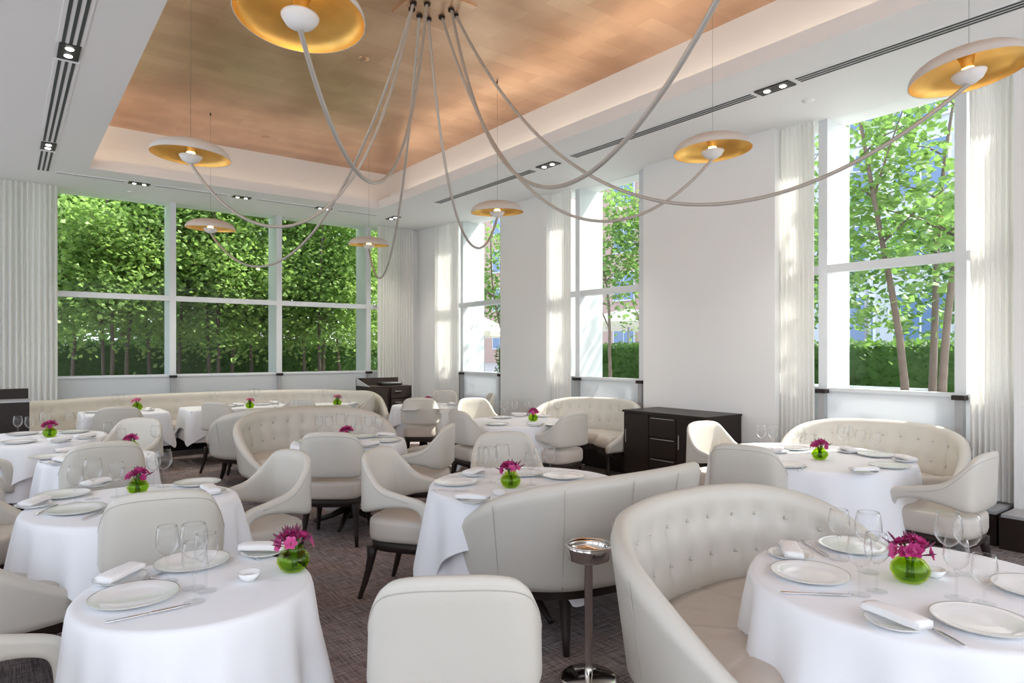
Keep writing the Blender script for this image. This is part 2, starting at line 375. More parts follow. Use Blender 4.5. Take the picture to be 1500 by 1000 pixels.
# ---------------------------------------------------------------- soft seating
def ringpts(A, B, n, h, nv=7, disp=None, u=0):
    """rounded strip section from A (top) to B (bottom); n = outward normal"""
    w = (B-A); L = w.length; w = w/L if L > 1e-6 else Vector((0, 0, -1)); pts = []
    h = min(h, L*.49); ins = h
    for side in (1, -1):
        for k in range(nv):
            v = ins+(L-2*ins)*k/(nv-1); v = v if side == 1 else L-v
            dd = 0
            if side == -1 and disp: dd = disp(u, v)
            pts.append(A+w*v+n*(side*h+dd*1.0))
        for a in (50, 90, 130):
            a = math.radians(a); e = L-ins if side == 1 else ins
            pts.append(A+w*(e+side*ins*math.sin(a))+n*(side*h*math.cos(a)))
    return pts
def pillow(mb, outline, z0, z1, rd=.03, dome=.012, zfun=None):
    cx = sum(p[0] for p in outline)/len(outline); cy = sum(p[1] for p in outline)/len(outline)
    def ring(ins, z):
        r = []
        for x, y in outline:
            d = math.hypot(x-cx, y-cy); k = (d-ins)/d; r.append((cx+(x-cx)*k, cy+(y-cy)*k, z))
        return r
    rs = [ring(rd*.8, z0), ring(rd*.2, z0+rd*.3), ring(0, z0+rd), ring(0, z1-rd), ring(rd*.15, z1-rd*.45), ring(rd*.6, z1-rd*.1), ring(rd*1.3, z1)]
    for t in (.3, .6, .85): rs.append([(cx+(x-cx)*(1-t), cy+(y-cy)*(1-t), z1+dome*(1-(1-t)**2)) for x, y, _ in rs[6]])
    mb.loft(rs); return mb
def sup(a, b, n=40, e=3.2, cy=0, taper=0):
    o = []
    for i in range(n):
        t = 2*PI*i/n; ct, st = math.cos(t), math.sin(t)
        x = a*abs(ct)**(2/e)*(1 if ct >= 0 else -1); y = b*abs(st)**(2/e)*(1 if st >= 0 else -1)
        o.append((x*(1-taper*y/b), y+cy))
    return o
def leg(parent, x0, y0, x1, y1, ztop, r0=.028, r1=.014, name='leg'):
    pts = [(x0+(x1-x0)*t**1.5, y0+(y1-y0)*t**1.5, ztop*(1-t)) for t in (0, .2, .45, .7, 1)]
    rs = [r0*1.35, r0, r0*.82, r0*.7, r1]
    MB().tube(pts, rs, 8).build(name, 'darkwood', parent)
def make_chair():
    r = thing('dining_armchair')
    K = [((.255, .245, .345), (.255, .165, .345)), ((.262, .25, .45), (.262, .168, .46)), ((.265, .235, .555), (.265, .155, .535)),
         ((.266, .17, .615), (.264, .11, .56)), ((.265, .03, .645), (.262, .02, .565)), ((.256, -.11, .68), (.256, -.11, .548)),
         ((.236, -.20, .758), (.248, -.20, .526)), ((.196, -.262, .836), (.222, -.25, .518)), ((.12, -.292, .862), (.14, -.266, .515)), ((0, -.302, .867), (0, -.272, .515))]
    K = K+[((-a[0], a[1], a[2]), (-b[0], b[1], b[2])) for a, b in K[-2::-1]]
    S = crom([(*a, *b) for a, b in K], 72); rings = []; pipe = []
    for i, s in enumerate(S):
        A, B = Vector(s[:3]), Vector(s[3:]); q0, q1 = S[max(0, i-1)], S[min(len(S)-1, i+1)]
        t = Vector((q1[:3]+q1[3:]-q0[:3]-q0[3:])).normalized(); n = t.cross((B-A).normalized()).normalized()
        rings.append(ringpts(A, B, n, .021))
        o_ = n if n.x*A.x+n.y*A.y > 0 else -n; w_ = (B-A).normalized()
        if 14 <= i <= 58: pipe.append(A+w_*.034+o_*.0208)
    MB().loft(rings).build('backrest', 'leather', r)
    MB().tube(pipe, .0022, 6).build('piping', 'seam', r)
    pillow(MB(), sup(.236, .255, 48, 4, -.005, .03), .345, .485, .035, .012).build('seat', 'leather_seat', r)
    # apron
    MB().loft([[(x*s_, y*s_, z) for x, y in sup(.235, .25, 40, 4, -.005)] for s_, z in ((.86, .285), (.95, .295), (.97, .345))]).build('seat_frame', 'darkwood', r)
    for sx in (-1, 1):
        leg(r, sx*.205, .205, sx*.235, .262, .31); leg(r, sx*.20, -.205, sx*.225, -.285, .31)
    return r
def make_banquette_parts(r, path, ztop, seatd, tuft=None, zbot=.31, th=.045, lean=.07, n=96, legs=(), sgn=1, buttons=True, seams=10, frame=True):
    """path: plan points from one end to the other, seat on the left side (sgn=1)"""
    S = crom([(*p, z) for p, z in zip(path, ztop)], n)
    N = []
    for i, s in enumerate(S):
        a, b = S[max(0, i-1)], S[min(n, i+1)]; t = Vector((b[0]-a[0], b[1]-a[1], 0)).normalized(); N.append(Vector((t.y, -t.x, 0))*sgn)  # outward
    arc = [0]
    for i in range(n): arc.append(arc[-1]+math.hypot(S[i+1][0]-S[i][0], S[i+1][1]-S[i][1]))
    L = arc[-1]; rings = []
    cols = []
    if tuft:
        k = max(3, int(round(L/tuft))); cols = [L*(j+.5)/k for j in range(k)]
    def rows(i): zt = S[i][2]; return [zt-.13, zt-.29]
    def disp(u, v):
        i, zt = u; d = 0
        for j, cc in enumerate(cols):
            da = arc[i]-cc
            if abs(da) > .09: continue
            env = math.exp(-(da/.012)**2)
            if v > .12 and S[i][2]-v > .45: d += .010*env
            for row in (.13, .29):
                if S[i][2]-row > .52: d += .022*math.exp(-((da/.035)**2+((v-row)/.035)**2))
        return d
    for i, s in enumerate(S):
        zt = s[2]; lf = lean*smooth01((zt-.45)/.4)
        A = Vector((s[0], s[1], zt))+N[i]*lf; B = Vector((s[0], s[1], zbot))-N[i]*.01
        w = (B-A).normalized(); t = Vector((-N[i].y, N[i].x, 0)); nn = N[i]-w*N[i].dot(w); nn.normalize()
        rings.append(ringpts(A, B, nn, th*(.75+.25*smooth01((zt-.45)/.3)), 16 if tuft else 6, disp if tuft else None, (i, zt)))
    MB().loft(rings).build('backrest', 'leather', r)
    # seat cushion
    dep = lambda i: seatd*min(1, .55+1.2*min(arc[i], L-arc[i]))
    rows_ = []; i0, i1 = 2, n-2; idx = list(range(i0, i1+1))
    prof = [(0, .47), (.15, .482), (.5, .49), (.85, .485), (.95, .475), (1.0, .45), (1.01, .40), (1.0, .36), (.97, .34), (0, .34)]
    off = th
    for i in idx:
        p = Vector((S[i][0], S[i][1], 0)); D = dep(i); rr = []
        gro = 0
        for j in range(1, seams):
            gro += .006*math.exp(-((arc[i]-L*j/seams)/.012)**2)
        e = min(i-i0, i1-i); er = math.sqrt(max(0, 1-(1-min(1, e/4))**2)) if e < 4 else 1
        for a, z in prof:
            q = p-N[i]*(off+a*(D-off)); zz = z-gro*(1 if z > .46 else 0)
            zz = .40+(zz-.40)*(.45+.55*er); rr.append((q.x, q.y, zz))
        rows_.append(rr)
    MB().loft(rows_).build('seat', 'leather_seat', r)
    if frame:
        fr = MB(); rr = []
        for i in idx[1:-1]:
            p = Vector((S[i][0], S[i][1], 0)); D = dep(i)-.04
            rr.append([tuple(p-N[i]*a+Vector((0, 0, z))) for a, z in ((-.02, .345), (D, .345), (D, .27), (.0, .27))])
        fr.loft(rr).build('seat_frame', 'darkwood', r, False)
    if tuft and buttons:
        bm = None
        for cc in cols:
            i = min(range(n+1), key=lambda k_: abs(arc[k_]-cc))
            for row in (.13, .29):
                zt = S[i][2]
                if zt-row < .53: continue
                lf = lean*smooth01((zt-.45)/.4); A = Vector((S[i][0], S[i][1], zt))+N[i]*lf; B = Vector((S[i][0], S[i][1], zbot))-N[i]*.01; w = (B-A).normalized()
                q = A+w*row-N[i]*(th-.018)
                if bm is None: o = MB().lathe([(0, -.008), (.008, -.006), (.011, 0), (.008, .006), (0, .008)], 12).build('tuft_button', 'button', r); bm = o.data
                else: o = bpy.data.objects.new('tuft_button', bm); C.objects.link(o); o.parent = r
                o.location = q
    # outer vertical seams
    k = max(3, int(L/.30))
    for j in range(1, k):
        i = int(n*j/k); zt = S[i][2]
        if zt < .55: continue
        lf = lean*smooth01((zt-.45)/.4); A = Vector((S[i][0], S[i][1], zt-.03))+N[i]*(lf+th+.0005); B = Vector((S[i][0], S[i][1], zbot+.02))+N[i]*(th-.0095)
        MB().tube([A, B], .0022, 6).build('seam', 'seam', r)
    for (x0, y0, x1, y1) in legs: leg(r, x0, y0, x1, y1, .29, .034, .017)
LOVE = [(.66, .42), (.735, .22), (.75, .0), (.68, -.24), (.50, -.42), (.25, -.505), (0, -.525)]
LOVE = LOVE+[(-x, y) for x, y in LOVE[-2::-1]]
LZ = [.40, .51, .66, .79, .85, .867, .87]; LZ = LZ+LZ[-2::-1]
def make_loveseat(tuft=.155):
    r = thing('banquette_sofa')
    # path runs right -> left with the seat on its... outward = away from centre
    make_banquette_parts(r, LOVE, LZ, .50, tuft, sgn=-1, legs=((.58, .25, .62, .33), (-.58, .25, -.62, .33), (.42, -.36, .48, -.44), (-.42, -.36, -.48, -.44)))
    return r
# ---------------------------------------------------------------- tables
ZTAB = .72
TABLES = {}
def fold(th, seed, n):
    rnd = random.Random(seed); s = 0
    for k in range(6):
        s += rnd.uniform(.4, 1)*math.sin((n+rnd.randint(-5, 6))*th+rnd.uniform(0, 6.28))
    return s/2.4
def cloth(name, rad, hem, seed, top=ZTAB, m='linen', nf=14, amp=.018, corner=None, c=(0, 0)):
    nt_ = 220; v = []; f = []; levels = 14; rows = []
    for k in (.3, .6, .85, .95): rows.append(('t', k))
    for k in range(levels+1): rows.append(('d', k/levels))
    v.append((0, 0, top))
    for kind, k in rows:
        for j in range(nt_):
            th = 2*PI*j/nt_; R = rad(th)
            if kind == 't': v.append((R*k*math.cos(th), R*k*math.sin(th), top)); continue
            drop = top-hem(th)
            if k < .001: rr, z = R-.006, top-.001
            elif k <= 1/levels+.001: rr, z = R+.002, top-.012
            else:
                t = (k-1/levels)/(1-1/levels); z = top-.012-(drop-.012)*t
                fo = fold(th, seed, nf); rr = R+.004+.012*t+amp*(t**.8)*(fo+.55)*min(1.6, drop/.3)
                if corner: rr += corner(th)*t*.06
            v.append((rr*math.cos(th), rr*math.sin(th), z))
    for j in range(nt_): f.append((0, 1+j, 1+(j+1) % nt_))
    for i in range(len(rows)-1):
        a = 1+i*nt_; b = a+nt_
        for j in range(nt_): f.append((a+j, b+j, b+(j+1) % nt_, a+(j+1) % nt_))
    return link(name, v, f, m)
def table(key, x, y, R, rot, desc, square=None):
    TABLES[key] = dict(x=x, y=y, R=R, desc=desc)
    t = thing('pedestal_table', (x, y, 0), rot, 'round pedestal dining table hidden under cloths, the '+desc if not square else 'rectangular dining table hidden under cloths, the '+desc, 'table', 'cloth-covered dining tables')
    if square: MB().box(-square[0]+.02, square[0]-.02, -square[1]+.02, square[1]-.02, .675, .71).build('tabletop', 'darkwood', t, False)
    else: MB().lathe([(0, .675), (R-.03, .675), (R-.02, .68), (R-.02, .71), (0, .71)], 48).build('tabletop', 'darkwood', t)
    MB().lathe([(0, .06), (.06, .06), (.045, .10), (.035, .4), (.05, .64), (.12, .675), (0, .675)], 20).build('column', 'darkwood', t)
    for k in range(4):
        a = PI/4+k*PI/2; ca, sa = math.cos(a), math.sin(a); fr = min(R, .5)*.62
        MB().tube([(ca*.02, sa*.02, .14), (ca*fr*.5, sa*fr*.5, .075), (ca*fr, sa*fr, .02)], [.03, .024, .016], 8).build('foot', 'darkwood', t)
    sd = sum(map(ord, key))
    if square:
        a, b = square
        rad = lambda th: (abs(math.cos(th)/a)**14+abs(math.sin(th)/b)**14)**(-1/14.)
        cor = lambda th: max(0, 1-min(abs(((th-q+PI) % (2*PI))-PI) for q in [math.atan2(s1*b, s2*a) for s1 in (-1, 1) for s2 in (-1, 1)])/.35)
        hem = lambda th: .46-.20*cor(th)**1.5
        o = cloth('tablecloth', rad, hem, sd, nf=10, amp=.010, corner=cor)
        u = cloth('under_tablecloth', lambda th: rad(th)-.008, lambda th: .30, sd+1, top=ZTAB-.004, m='linen_under', nf=14, amp=.004)
    else:
        A = R+.235
        hem0 = lambda th: ZTAB-(min(A/max(abs(math.cos(th)), abs(math.sin(th))), A*1.33)-R)
        hem = lambda th: hem0(th)+.006*math.sin(9*th)
        cor = lambda th: max(0, (1/max(abs(math.cos(th)), abs(math.sin(th)))-1.0)/.414)**1.5
        o = cloth('tablecloth', lambda th: R, hem, sd, corner=cor, amp=.026, nf=13)
        u = cloth('under_tablecloth', lambda th: R-.008, lambda th: .27+.008*math.sin(7*th), sd+1, top=ZTAB-.004, m='linen_under', nf=18, amp=.006)
    for q in (o, u): q.location = (x, y, 0); q.rotation_euler = (0, 0, rot)
    tag(o, 'white square linen cloth draped over the '+desc, 'tablecloth', 'white linen tablecloths')
    tag(u, 'longer white under-cloth showing below the top cloth of the '+desc, 'tablecloth', 'white under-cloths hanging below the top cloths')
TB = [('T1', .51, 2.38, .36, .25, 'front left table'),
      ('T2', .54, 3.90, .49, .55, 'second left table'),
      ('T3', .56, 5.74, .37, .3, 'small third left table'),
      ('T4', .19, 7.35, .60, .2, 'left edge table by dark cabinet'),
      ('T8', 2.38, 5.44, .48, .1, 'middle booth table'),
      ('T9', 4.80, 8.35, .46, .4, 'far table near the podium'),
      ('T10', 4.50, 5.82, .58, .5, 'table left of the credenza'),
      ('T11', 2.45, 3.06, .57, .55, 'centre table'),
      ('T12', 4.76, 2.60, .70, .3, 'table by the right window'),
      ('T13', 2.44, .95, .53, .62, 'front right table'),
      ('T14', 2.62, 8.15, .42, .2, 'table behind the middle booth'),
      ('T7', 3.72, 9.25, .42, .2, 'right wall-banquette table')]
for a in TB: table(*a)
table('T5', 1.22, 9.75, .45, .0, 'far left square table', (.47, .40))
table('T6', 2.60, 9.75, .45, .0, 'middle wall-banquette table', (.68, .38))
# ---------------------------------------------------------------- seats in place
def head(x, y, tx, ty): return math.atan2(ty-y, tx-x)-PI/2
def chair(px, py, target, label, turn=0, grp='off-white leather dining armchairs', z=.885, abs_=None):
    bx, by = at(px, py, z) if abs_ is None else abs_
    if isinstance(target, str): tx, ty = TABLES[target]['x'], TABLES[target]['y']; rz = head(bx, by, tx, ty)
    else: rz = target; tx = None
    if tx is not None:
        dd = math.hypot(bx-tx, by-ty); need = TABLES[target]['R']+.09
        if dd < need: bx, by = tx+(bx-tx)*need/dd, ty+(by-ty)*need/dd
    rz += math.radians(turn)
    x, y = bx-.29*math.sin(rz), by+.29*math.cos(rz)
    return place('chair', make_chair, (x, y, 0), rz, label, 'armchair', grp, (.94, .96, 1.02))
chair(665, 842, -math.radians(34), 'off-white leather armchair seen from behind, lowest and largest in the foreground')
chair(236, 718, -math.radians(12), 'cream leather armchair seen from behind, between the front left and second left tables')
chair(155, 646, 'T3', 'cream leather armchair seen from behind, near side of the small third left table')
chair(208, 611, 'T3', 'cream leather armchair turned sideways on the far side of the small third left table', -20)
chair(173, 595, 'T5', 'cream leather armchair with its back to us at the far left square table')
chair(312, 588, 'T6', 'cream leather armchair at left front corner of the middle wall-banquette table', -30)
chair(443, 583, 'T14', 'armchair whose rounded back top shows just behind the middle banquette', 0)
chair(547, 575, 'T7', 'armchair at the right side of the right wall-banquette table')
chair(433, 658, 'T2', 'cream leather armchair right of the second left table, its seat and arm facing left', 0)
chair(481, 632, 'T8', 'cream leather armchair with its back and wooden legs toward us at the middle booth table', 0)
chair(549, 655, 'T11', 'cream leather armchair left of the centre table, facing right with all legs showing', 0)
chair(661, 620, 'T8', 'cream leather armchair right of the middle booth table, facing left', 0)
chair(614, 582, 'T9', 'cream leather armchair with its back to us in front of the podium table', 0)
chair(668, 600, 'T10', 'cream leather armchair at the left side of the table near the credenza', 0)
chair(692, 582, 'T10', 'bright sunlit armchair at the far left of the table near the credenza', 0)
chair(722, 575, 'T9', 'armchair sliver right of the podium table against the white wall', 0)
chair(652, 571, 'T9', 'pale armchair back just visible behind the podium table, against the white wall')
chair(737, 631, 'T11', 'cream leather armchair facing us on the far side of the centre table')
chair(848, 596, 'T10', 'cream leather armchair with its back to us, right of the table near the credenza', abs_=(4.62, 4.96))
chair(1027, 616, 'T12', 'bright cream armchair in front of the dark credenza, left side of right window table')
chair(1086, 650, 'T12', 'cream armchair seen from behind at the near left of the right window table', 15)
chair(1452, 661, 'T12', 'cream leather armchair right of the right window table, arm and seat in profile')
chair(0, 0, -PI/2, 'armchair at left edge whose two arms reach toward the small third left table', abs_=(-.52, 5.85))
chair(0, 0, -PI/2+.1, 'armchair at the left edge, upper arm only, beside the table by the dark cabinet', abs_=(-.48, 6.95))
chair(0, 0, -PI/2-.15, 'armchair at bottom left corner, only its arm and seat in the frame', abs_=(-.36, 2.30))
def love(x, y, rz, label, sc=1.0):
    return place('love', make_loveseat, (x, y, 0), rz, label, 'banquette', 'curved off-white leather banquettes', (sc, sc, 1.02))
love(2.38, 1.36, PI, 'large tufted curved banquette in the right foreground, around the front right table', .89)
love(2.64, 2.84, 0, 'curved banquette with its plain seamed back to us, behind the ashtray stand', .93)
love(2.55, 6.50, PI, 'tufted curved banquette in the middle of the room facing us')
love(2.62, 7.85, 0, 'banquette standing back to back behind the middle tufted banquette')
love(5.72, 6.10, math.radians(105), 'tufted curved banquette left of the credenza, under the middle window', .94)
love(5.70, 2.62, math.radians(98), 'tufted curved banquette under the large right window', .88)
love(-.10, 4.20, -PI/2, 'beige banquette cut by the left edge, facing the second left table')
r = thing('wall_banquette', (0, 0, 0), 0, 'long curved off-white banquette running under the garden window', 'banquette')
WB = [(4.30, 8.55), (4.42, 9.3), (4.30, 10.0), (3.95, 10.55), (3.2, 10.85), (2.2, 10.9), (1.3, 10.72), (.6, 10.35), (.22, 9.85), (.12, 9.2)]
make_banquette_parts(r, WB, [.60, .86, .868, .87, .87, .87, .87, .868, .86, .60], .52, .155, n=150, sgn=1, buttons=False, seams=18,
                     legs=((4.2, 8.75, 4.2, 8.7), (.3, 9.4, .3, 9.35), (1.4, 10.3, 1.4, 10.25), (2.4, 10.45, 2.4, 10.4), (3.3, 10.4, 3.3, 10.35)))

# ---------------------------------------------------------------- table ware
ORD = ['leftmost', 'second from left', 'third from left', 'fourth from left', 'fifth from left', 'sixth from left', 'seventh from left', 'eighth from left']
NUM = ['zero', 'one', 'two', 'three', 'four', 'five', 'six', 'seven', 'eight', 'nine', 'ten']
def glass_parts(h, rb, rtop, zb, rfoot):
    def f():
        t = thing('wine_glass')
        MB().lathe([(0, .003), (rfoot*.5, .004), (rfoot, .001), (rfoot, 0), (0, 0)], 24).build('foot', 'glassfoot', t)
        MB().lathe([(0, .003), (.005, .006), (.0034, .02), (.003, zb*.6), (.004, zb-.008), (.008, zb), (0, zb)], 12).build('stem', 'glass', t)
        k = h-zb
        MB().lathe([(0, zb), (.012, zb+.004), (rb*.62, zb+k*.13), (rb*.92, zb+k*.3), (rb, zb+k*.45), (rb*.97, zb+k*.65), (rb*.9, zb+k*.85), (rtop, h), (rtop-.0012, h), (rtop-.001, h-.003)], 28).build('bowl', 'glass', t)
        return t
    return f
GL = {'L': glass_parts(.212, .044, .035, .095, .036), 'M': glass_parts(.188, .037, .030, .088, .033), 'S': glass_parts(.150, .036, .031, .055, .032)}
GLN = {'L': 'large clear wine glass', 'M': 'slim clear wine glass', 'S': 'short clear water glass'}
def plate_(r, name):
    def f():
        t = thing(name)
        MB().lathe([(0, .006), (r*.62, .006), (r*.70, .009), (r*.97, .017), (r, .0165), (r*.99, .014), (r*.70, .003), (r*.6, 0), (0, 0)], 48).build('dish', 'china', t)
        MB().lathe([(r*.985, .0176), (r*1.0, .0174), (r*1.003, .0160), (r*.995, .0165), (r*.985, .0172)], 48).build('rim_line', 'button', t)
        return t
    return f
def napkin_():
    t = thing('folded_napkin'); b = MB(); rings = []
    for i in range(13):
        u = i/12; x = -.085+.17*u; zz = .004*math.sin(u*PI); pr = []
        w = .034*(1+.06*math.sin(u*7)); h = .024+zz
        for k in range(24):
            a = 2*PI*k/24; ca, sa = math.cos(a), math.sin(a)
            yy = w*abs(ca)**.6*(1 if ca > 0 else -1); z2 = h/2+h/2*abs(sa)**.6*(1 if sa > 0 else -1)
            if ca > .5: yy -= .005*abs(math.cos(3*PI*z2/h))
            pr.append((x+.004*math.sin(3*yy/w), yy, z2))
        rings.append(pr)
    b.loft(rings); b.build('folded_cloth', 'napkin', t)
    MB().tube([(-.084, -.02, .012), (0, -.03, .0215), (.084, -.022, .012)], .0025, 6).build('folded_edge', 'napkin', t)
    return t
def knife_():
    t = thing('table_knife')
    MB().loft([[(x, w*c_, .003+hh*s_) for c_, s_ in ((1, 0), (.7, .7), (0, 1), (-.7, .7), (-1, 0), (-.7, -.7), (0, -1), (.7, -.7))] for x, w, hh in ((-.11, .003, .001), (-.108, .0065, .003), (-.06, .006, .003), (-.005, .0045, .003), (0, .004, .0025))]).build('handle', 'silver', t)
    MB().loft([[(x, w*c_+o_, .003+hh*s_) for c_, s_ in ((1, 0), (0, 1), (-1, 0), (0, -1))] for x, w, hh, o_ in ((0, .004, .002, 0), (.01, .009, .001, .003), (.07, .010, .0008, .004), (.10, .007, .0006, .005), (.115, .001, .0005, .007))]).build('blade', 'silver', t)
    return t
def fork_():
    t = thing('table_fork')
    MB().tube([(-.10, 0, .003), (-.03, 0, .006), (.03, 0, .009), (.05, 0, .006)], [.005, .0035, .003, .004], 8, .5).build('handle', 'silver', t)
    for k in range(4):
        y = (k-1.5)*.0065
        MB().tube([(.048, y*.5, .006), (.062, y, .004), (.10, y, .007)], [.003, .0016, .001], 6).build('tine', 'silver', t)
    return t
def dish_():
    t = thing('salt_dish')
    MB().lathe([(0, .006), (.018, .006), (.028, .016), (.036, .028), (.037, .028), (.030, .012), (.020, 0), (0, 0)], 24).build('bowl', 'china', t)
    MB().lathe([(0, .016), (.024, .015), (.026, .0135)], 20).build('salt', 'napkin', t)
    return t
def blossom(seed, m):
    rnd = random.Random(seed); b = MB()
    for ring_, (n_, rr, tilt) in enumerate(((6, .026, .5), (5, .019, 1.0), (3, .011, 1.35))):
        for k in range(n_):
            a = 2*PI*k/n_+rnd.uniform(-.2, .2)+ring_*.5; ca, sa = math.cos(a), math.sin(a); v = []; f = []
            for i in range(4):
                u = i/3
                for j in range(4):
                    w_ = (j/3-.5)*2; wid = .011*math.sin(PI*min(1, .25+.65*u))*(1.15 if ring_ == 0 else .9)
                    rad = rr*u*math.cos(tilt*(1-.35*u))+.003; z = rr*u*math.sin(tilt)*(1-.25*u)+.003*w_*w_+.0018*math.sin(5*w_+seed+k)*u
                    v.append((rad*ca-w_*wid*sa, rad*sa+w_*wid*ca, z))
            for i in range(3):
                for j in range(3): f.append((i*4+j, (i+1)*4+j, (i+1)*4+j+1, i*4+j+1))
            b.add(v, f)
    me = b.build('blossom', m); C.objects.unlink(me); return me
def vase_(seed, variant, nb=18):
    def f():
        rnd = random.Random(seed); t = thing('flower_vase')
        MB().lathe([(0, .002), (.030, 0), (.046, .012), (.057, .034), (.055, .052), (.042, .070), (.030, .078), (.034, .086), (.031, .086), (.027, .078), (.039, .069), (.052, .052), (.054, .034), (.043, .014), (.028, .006), (0, .006)], 32).build('vase', 'greenglass', t)
        MB().lathe([(0, .008), (.026, .008), (.041, .016), (.050, .034), (.046, .054), (.033, .066), (0, .066)], 28).build('water', 'greenwater', t)
        st = MB()
        for k in range(9):
            a = rnd.uniform(0, 6.28); r0 = rnd.uniform(0, .014); r1 = rnd.uniform(.01, .03)
            st.tube([(r0*math.cos(a), r0*math.sin(a), .012), (.008*math.cos(a), .008*math.sin(a), .06), (r1*math.cos(a), r1*math.sin(a), .115)], .0032, 6)
        st.build('stems', 'stem', t)
        cols = {'m': ('magenta', 'magenta', 'pink'), 'k': ('magenta', 'pink', 'magenta'), 'p': ('palepink', 'palepink', 'pink')}[variant]
        bl = [blossom(seed+q, cols[q]) for q in range(3)]
        for k in range(nb):
            el = rnd.uniform(.25, 1.45) if k else 1.5; a = k*2.4; R = .045+.012*rnd.random()
            q = bl[k % 3].data; o = bpy.data.objects.new('blossom', q); C.objects.link(o); o.parent = t
            o.location = (R*math.cos(el)*math.cos(a), R*math.cos(el)*math.sin(a), .085+R*math.sin(el)*.9)
            o.rotation_euler = Vector((math.cos(el)*math.cos(a), math.cos(el)*math.sin(a), math.sin(el))).to_track_quat('Z', 'Y').to_euler()
            s_ = rnd.uniform(.65, .95); o.scale = (s_, s_, s_)
        sp = MB(); n_ = 26 if variant == 'k' else 12
        for k in range(n_):
            el = rnd.uniform(.3, 1.5); a = rnd.uniform(0, 6.28); R0, R1 = .04, rnd.uniform(.075, .095)
            d = Vector((math.cos(el)*math.cos(a), math.cos(el)*math.sin(a), math.sin(el)))
            sp.tube([d*R0+Vector((0, 0, .08)), d*(R0+R1)*.55+Vector((0, 0, .08)), d*R1+Vector((0, 0, .08))], [.0015, .004, .001], 6)
        if variant != 'p': tag(sp.build('buds', 'plum', t), kind='stuff')
        return t
    return f
glassmat('greenwater', (.66, .80, .03), .3, .1, 3.0)
def ends(px0, py0, px1, py1):
    a = at(px0, py0, ZTAB+.004); b = at(px1, py1, ZTAB+.004); return ((a[0]+b[0])/2, (a[1]+b[1])/2), math.atan2(b[1]-a[1], b[0]-a[0])
ZI = ZTAB+.0015
def setup(key, glasses=(), plates=(), breads=(), knives=(), forks=(), vase=None, dishes=()):
    T = TABLES[key]; d = T['desc']
    def lab(items, noun, plural):
        items = sorted(items, key=lambda i: i[0]); n = len(items); out = []
        for k, it in enumerate(items):
            if n == 1: l = noun+' on the '+d
            elif n == 2: l = ('left' if k == 0 else 'right')+' one of two '+plural+' on the '+d
            else: l = ('rightmost' if k == n-1 else ORD[k])+' of '+NUM[n]+' '+plural+' on the '+d
            out.append((it, l))
        return out
    for kd in ('L', 'M', 'S'):
        its = [g for g in glasses if g[2] == kd]
        for (px, py, _), l in lab(its, GLN[kd], GLN[kd].replace('glass', 'glasses').replace('clear ', '')):
            x, y = at(px, py, ZTAB); place('g'+kd, GL[kd], (x, y, ZI), 0, l, 'wine glass' if kd != 'S' else 'water glass', 'clear stemmed glasses on the tables')
    for (px, py), l in lab(plates, 'white dinner plate', 'white dinner plates'):
        x, y = at(px, py, ZTAB+.01); place('plate', plate_(.128, 'dinner_plate'), (x, y, ZI), 0, l, 'plate', 'white dinner plates')
    bl = lab(breads, 'small bread plate', 'small bread plates'); nl = lab(breads, 'folded white napkin', 'folded napkins')
    for ((px, py), l), (_, l2) in zip(bl, nl):
        x, y = at(px, py, ZTAB+.015); place('bread', plate_(.082, 'bread_plate'), (x, y, ZI), 0, l, 'plate', 'small bread plates')
        rz = math.atan2(T['y']-y, T['x']-x)+PI/2+.5*math.sin(px)
        place('napkin', napkin_, (x, y, ZI+.0175), rz, l2, 'napkin', 'folded napkins on bread plates')
    for q, l in lab(knives, 'silver table knife', 'silver table knives'):
        p_, a = ends(*q); place('knife', knife_, (p_[0], p_[1], ZI+.001), a, l, 'knife', 'silver table knives')
    for q, l in lab(forks, 'silver table fork', 'silver table forks'):
        p_, a = ends(*q); place('fork', fork_, (p_[0], p_[1], ZI), a, l, 'fork', 'silver table forks')
    for (px, py), l in lab(dishes, 'small white salt dish', 'small white salt dishes'):
        x, y = at(px, py, ZTAB); place('salt', dish_, (x, y, ZI), 0, l, 'dish', 'small white salt dishes')
    if vase:
        px, py, var, sc = vase; x, y = at(px, py, ZTAB)
        nm = {'m': 'magenta flowers in a round green glass vase on the ', 'k': 'spiky pink and magenta flowers in green glass vase on ', 'p': 'pale pink flowers in round vase on the '}[var]
        place('vase'+var, vase_({'m': 5, 'k': 15, 'p': 25}[var], var), (x, y, ZI), px*.1, nm+d, 'flowers in vase', 'round vases of pink flowers', (sc,)*3)
setup('T1', [(245, 852, 'M'), (284, 862, 'L'), (302, 866, 'M'), (285, 882, 'M')], [(197, 873), (282, 823)], [(176, 845), (386, 806)],
      [(165, 910, 268, 888), (351, 799, 378, 821)], [(170, 862, 226, 845)], (430, 836, 'k', 1.0), [(365, 850)])
setup('T13', [(1229, 820, 'M'), (1272, 838, 'L'), (1259, 871, 'M'), (1284, 866, 'M'), (1389, 841, 'L'), (1417, 842, 'L'), (1401, 876, 'M'), (1442, 884, 'S')],
      [(1186, 840), (1250, 800), (1437, 909), (1520, 862)], [(1158, 810), (1312, 908)], [(1175, 792, 1212, 816), (1325, 898, 1414, 949), (1153, 868, 1239, 872)], [],
      (1333, 852, 'm', 1.06), [(1368, 845)])
setup('T2', [(110, 736, 'M'), (136, 731, 'L'), (171, 728, 'M'), (187, 726, 'S'), (225, 712, 'M'), (240, 713, 'L')], [(93, 724), (112, 746), (289, 707)],
      [(50, 738), (140, 709), (308, 719)], [(50, 755, 88, 738), (130, 757, 155, 748)], [], (202, 723, 'm', .95))
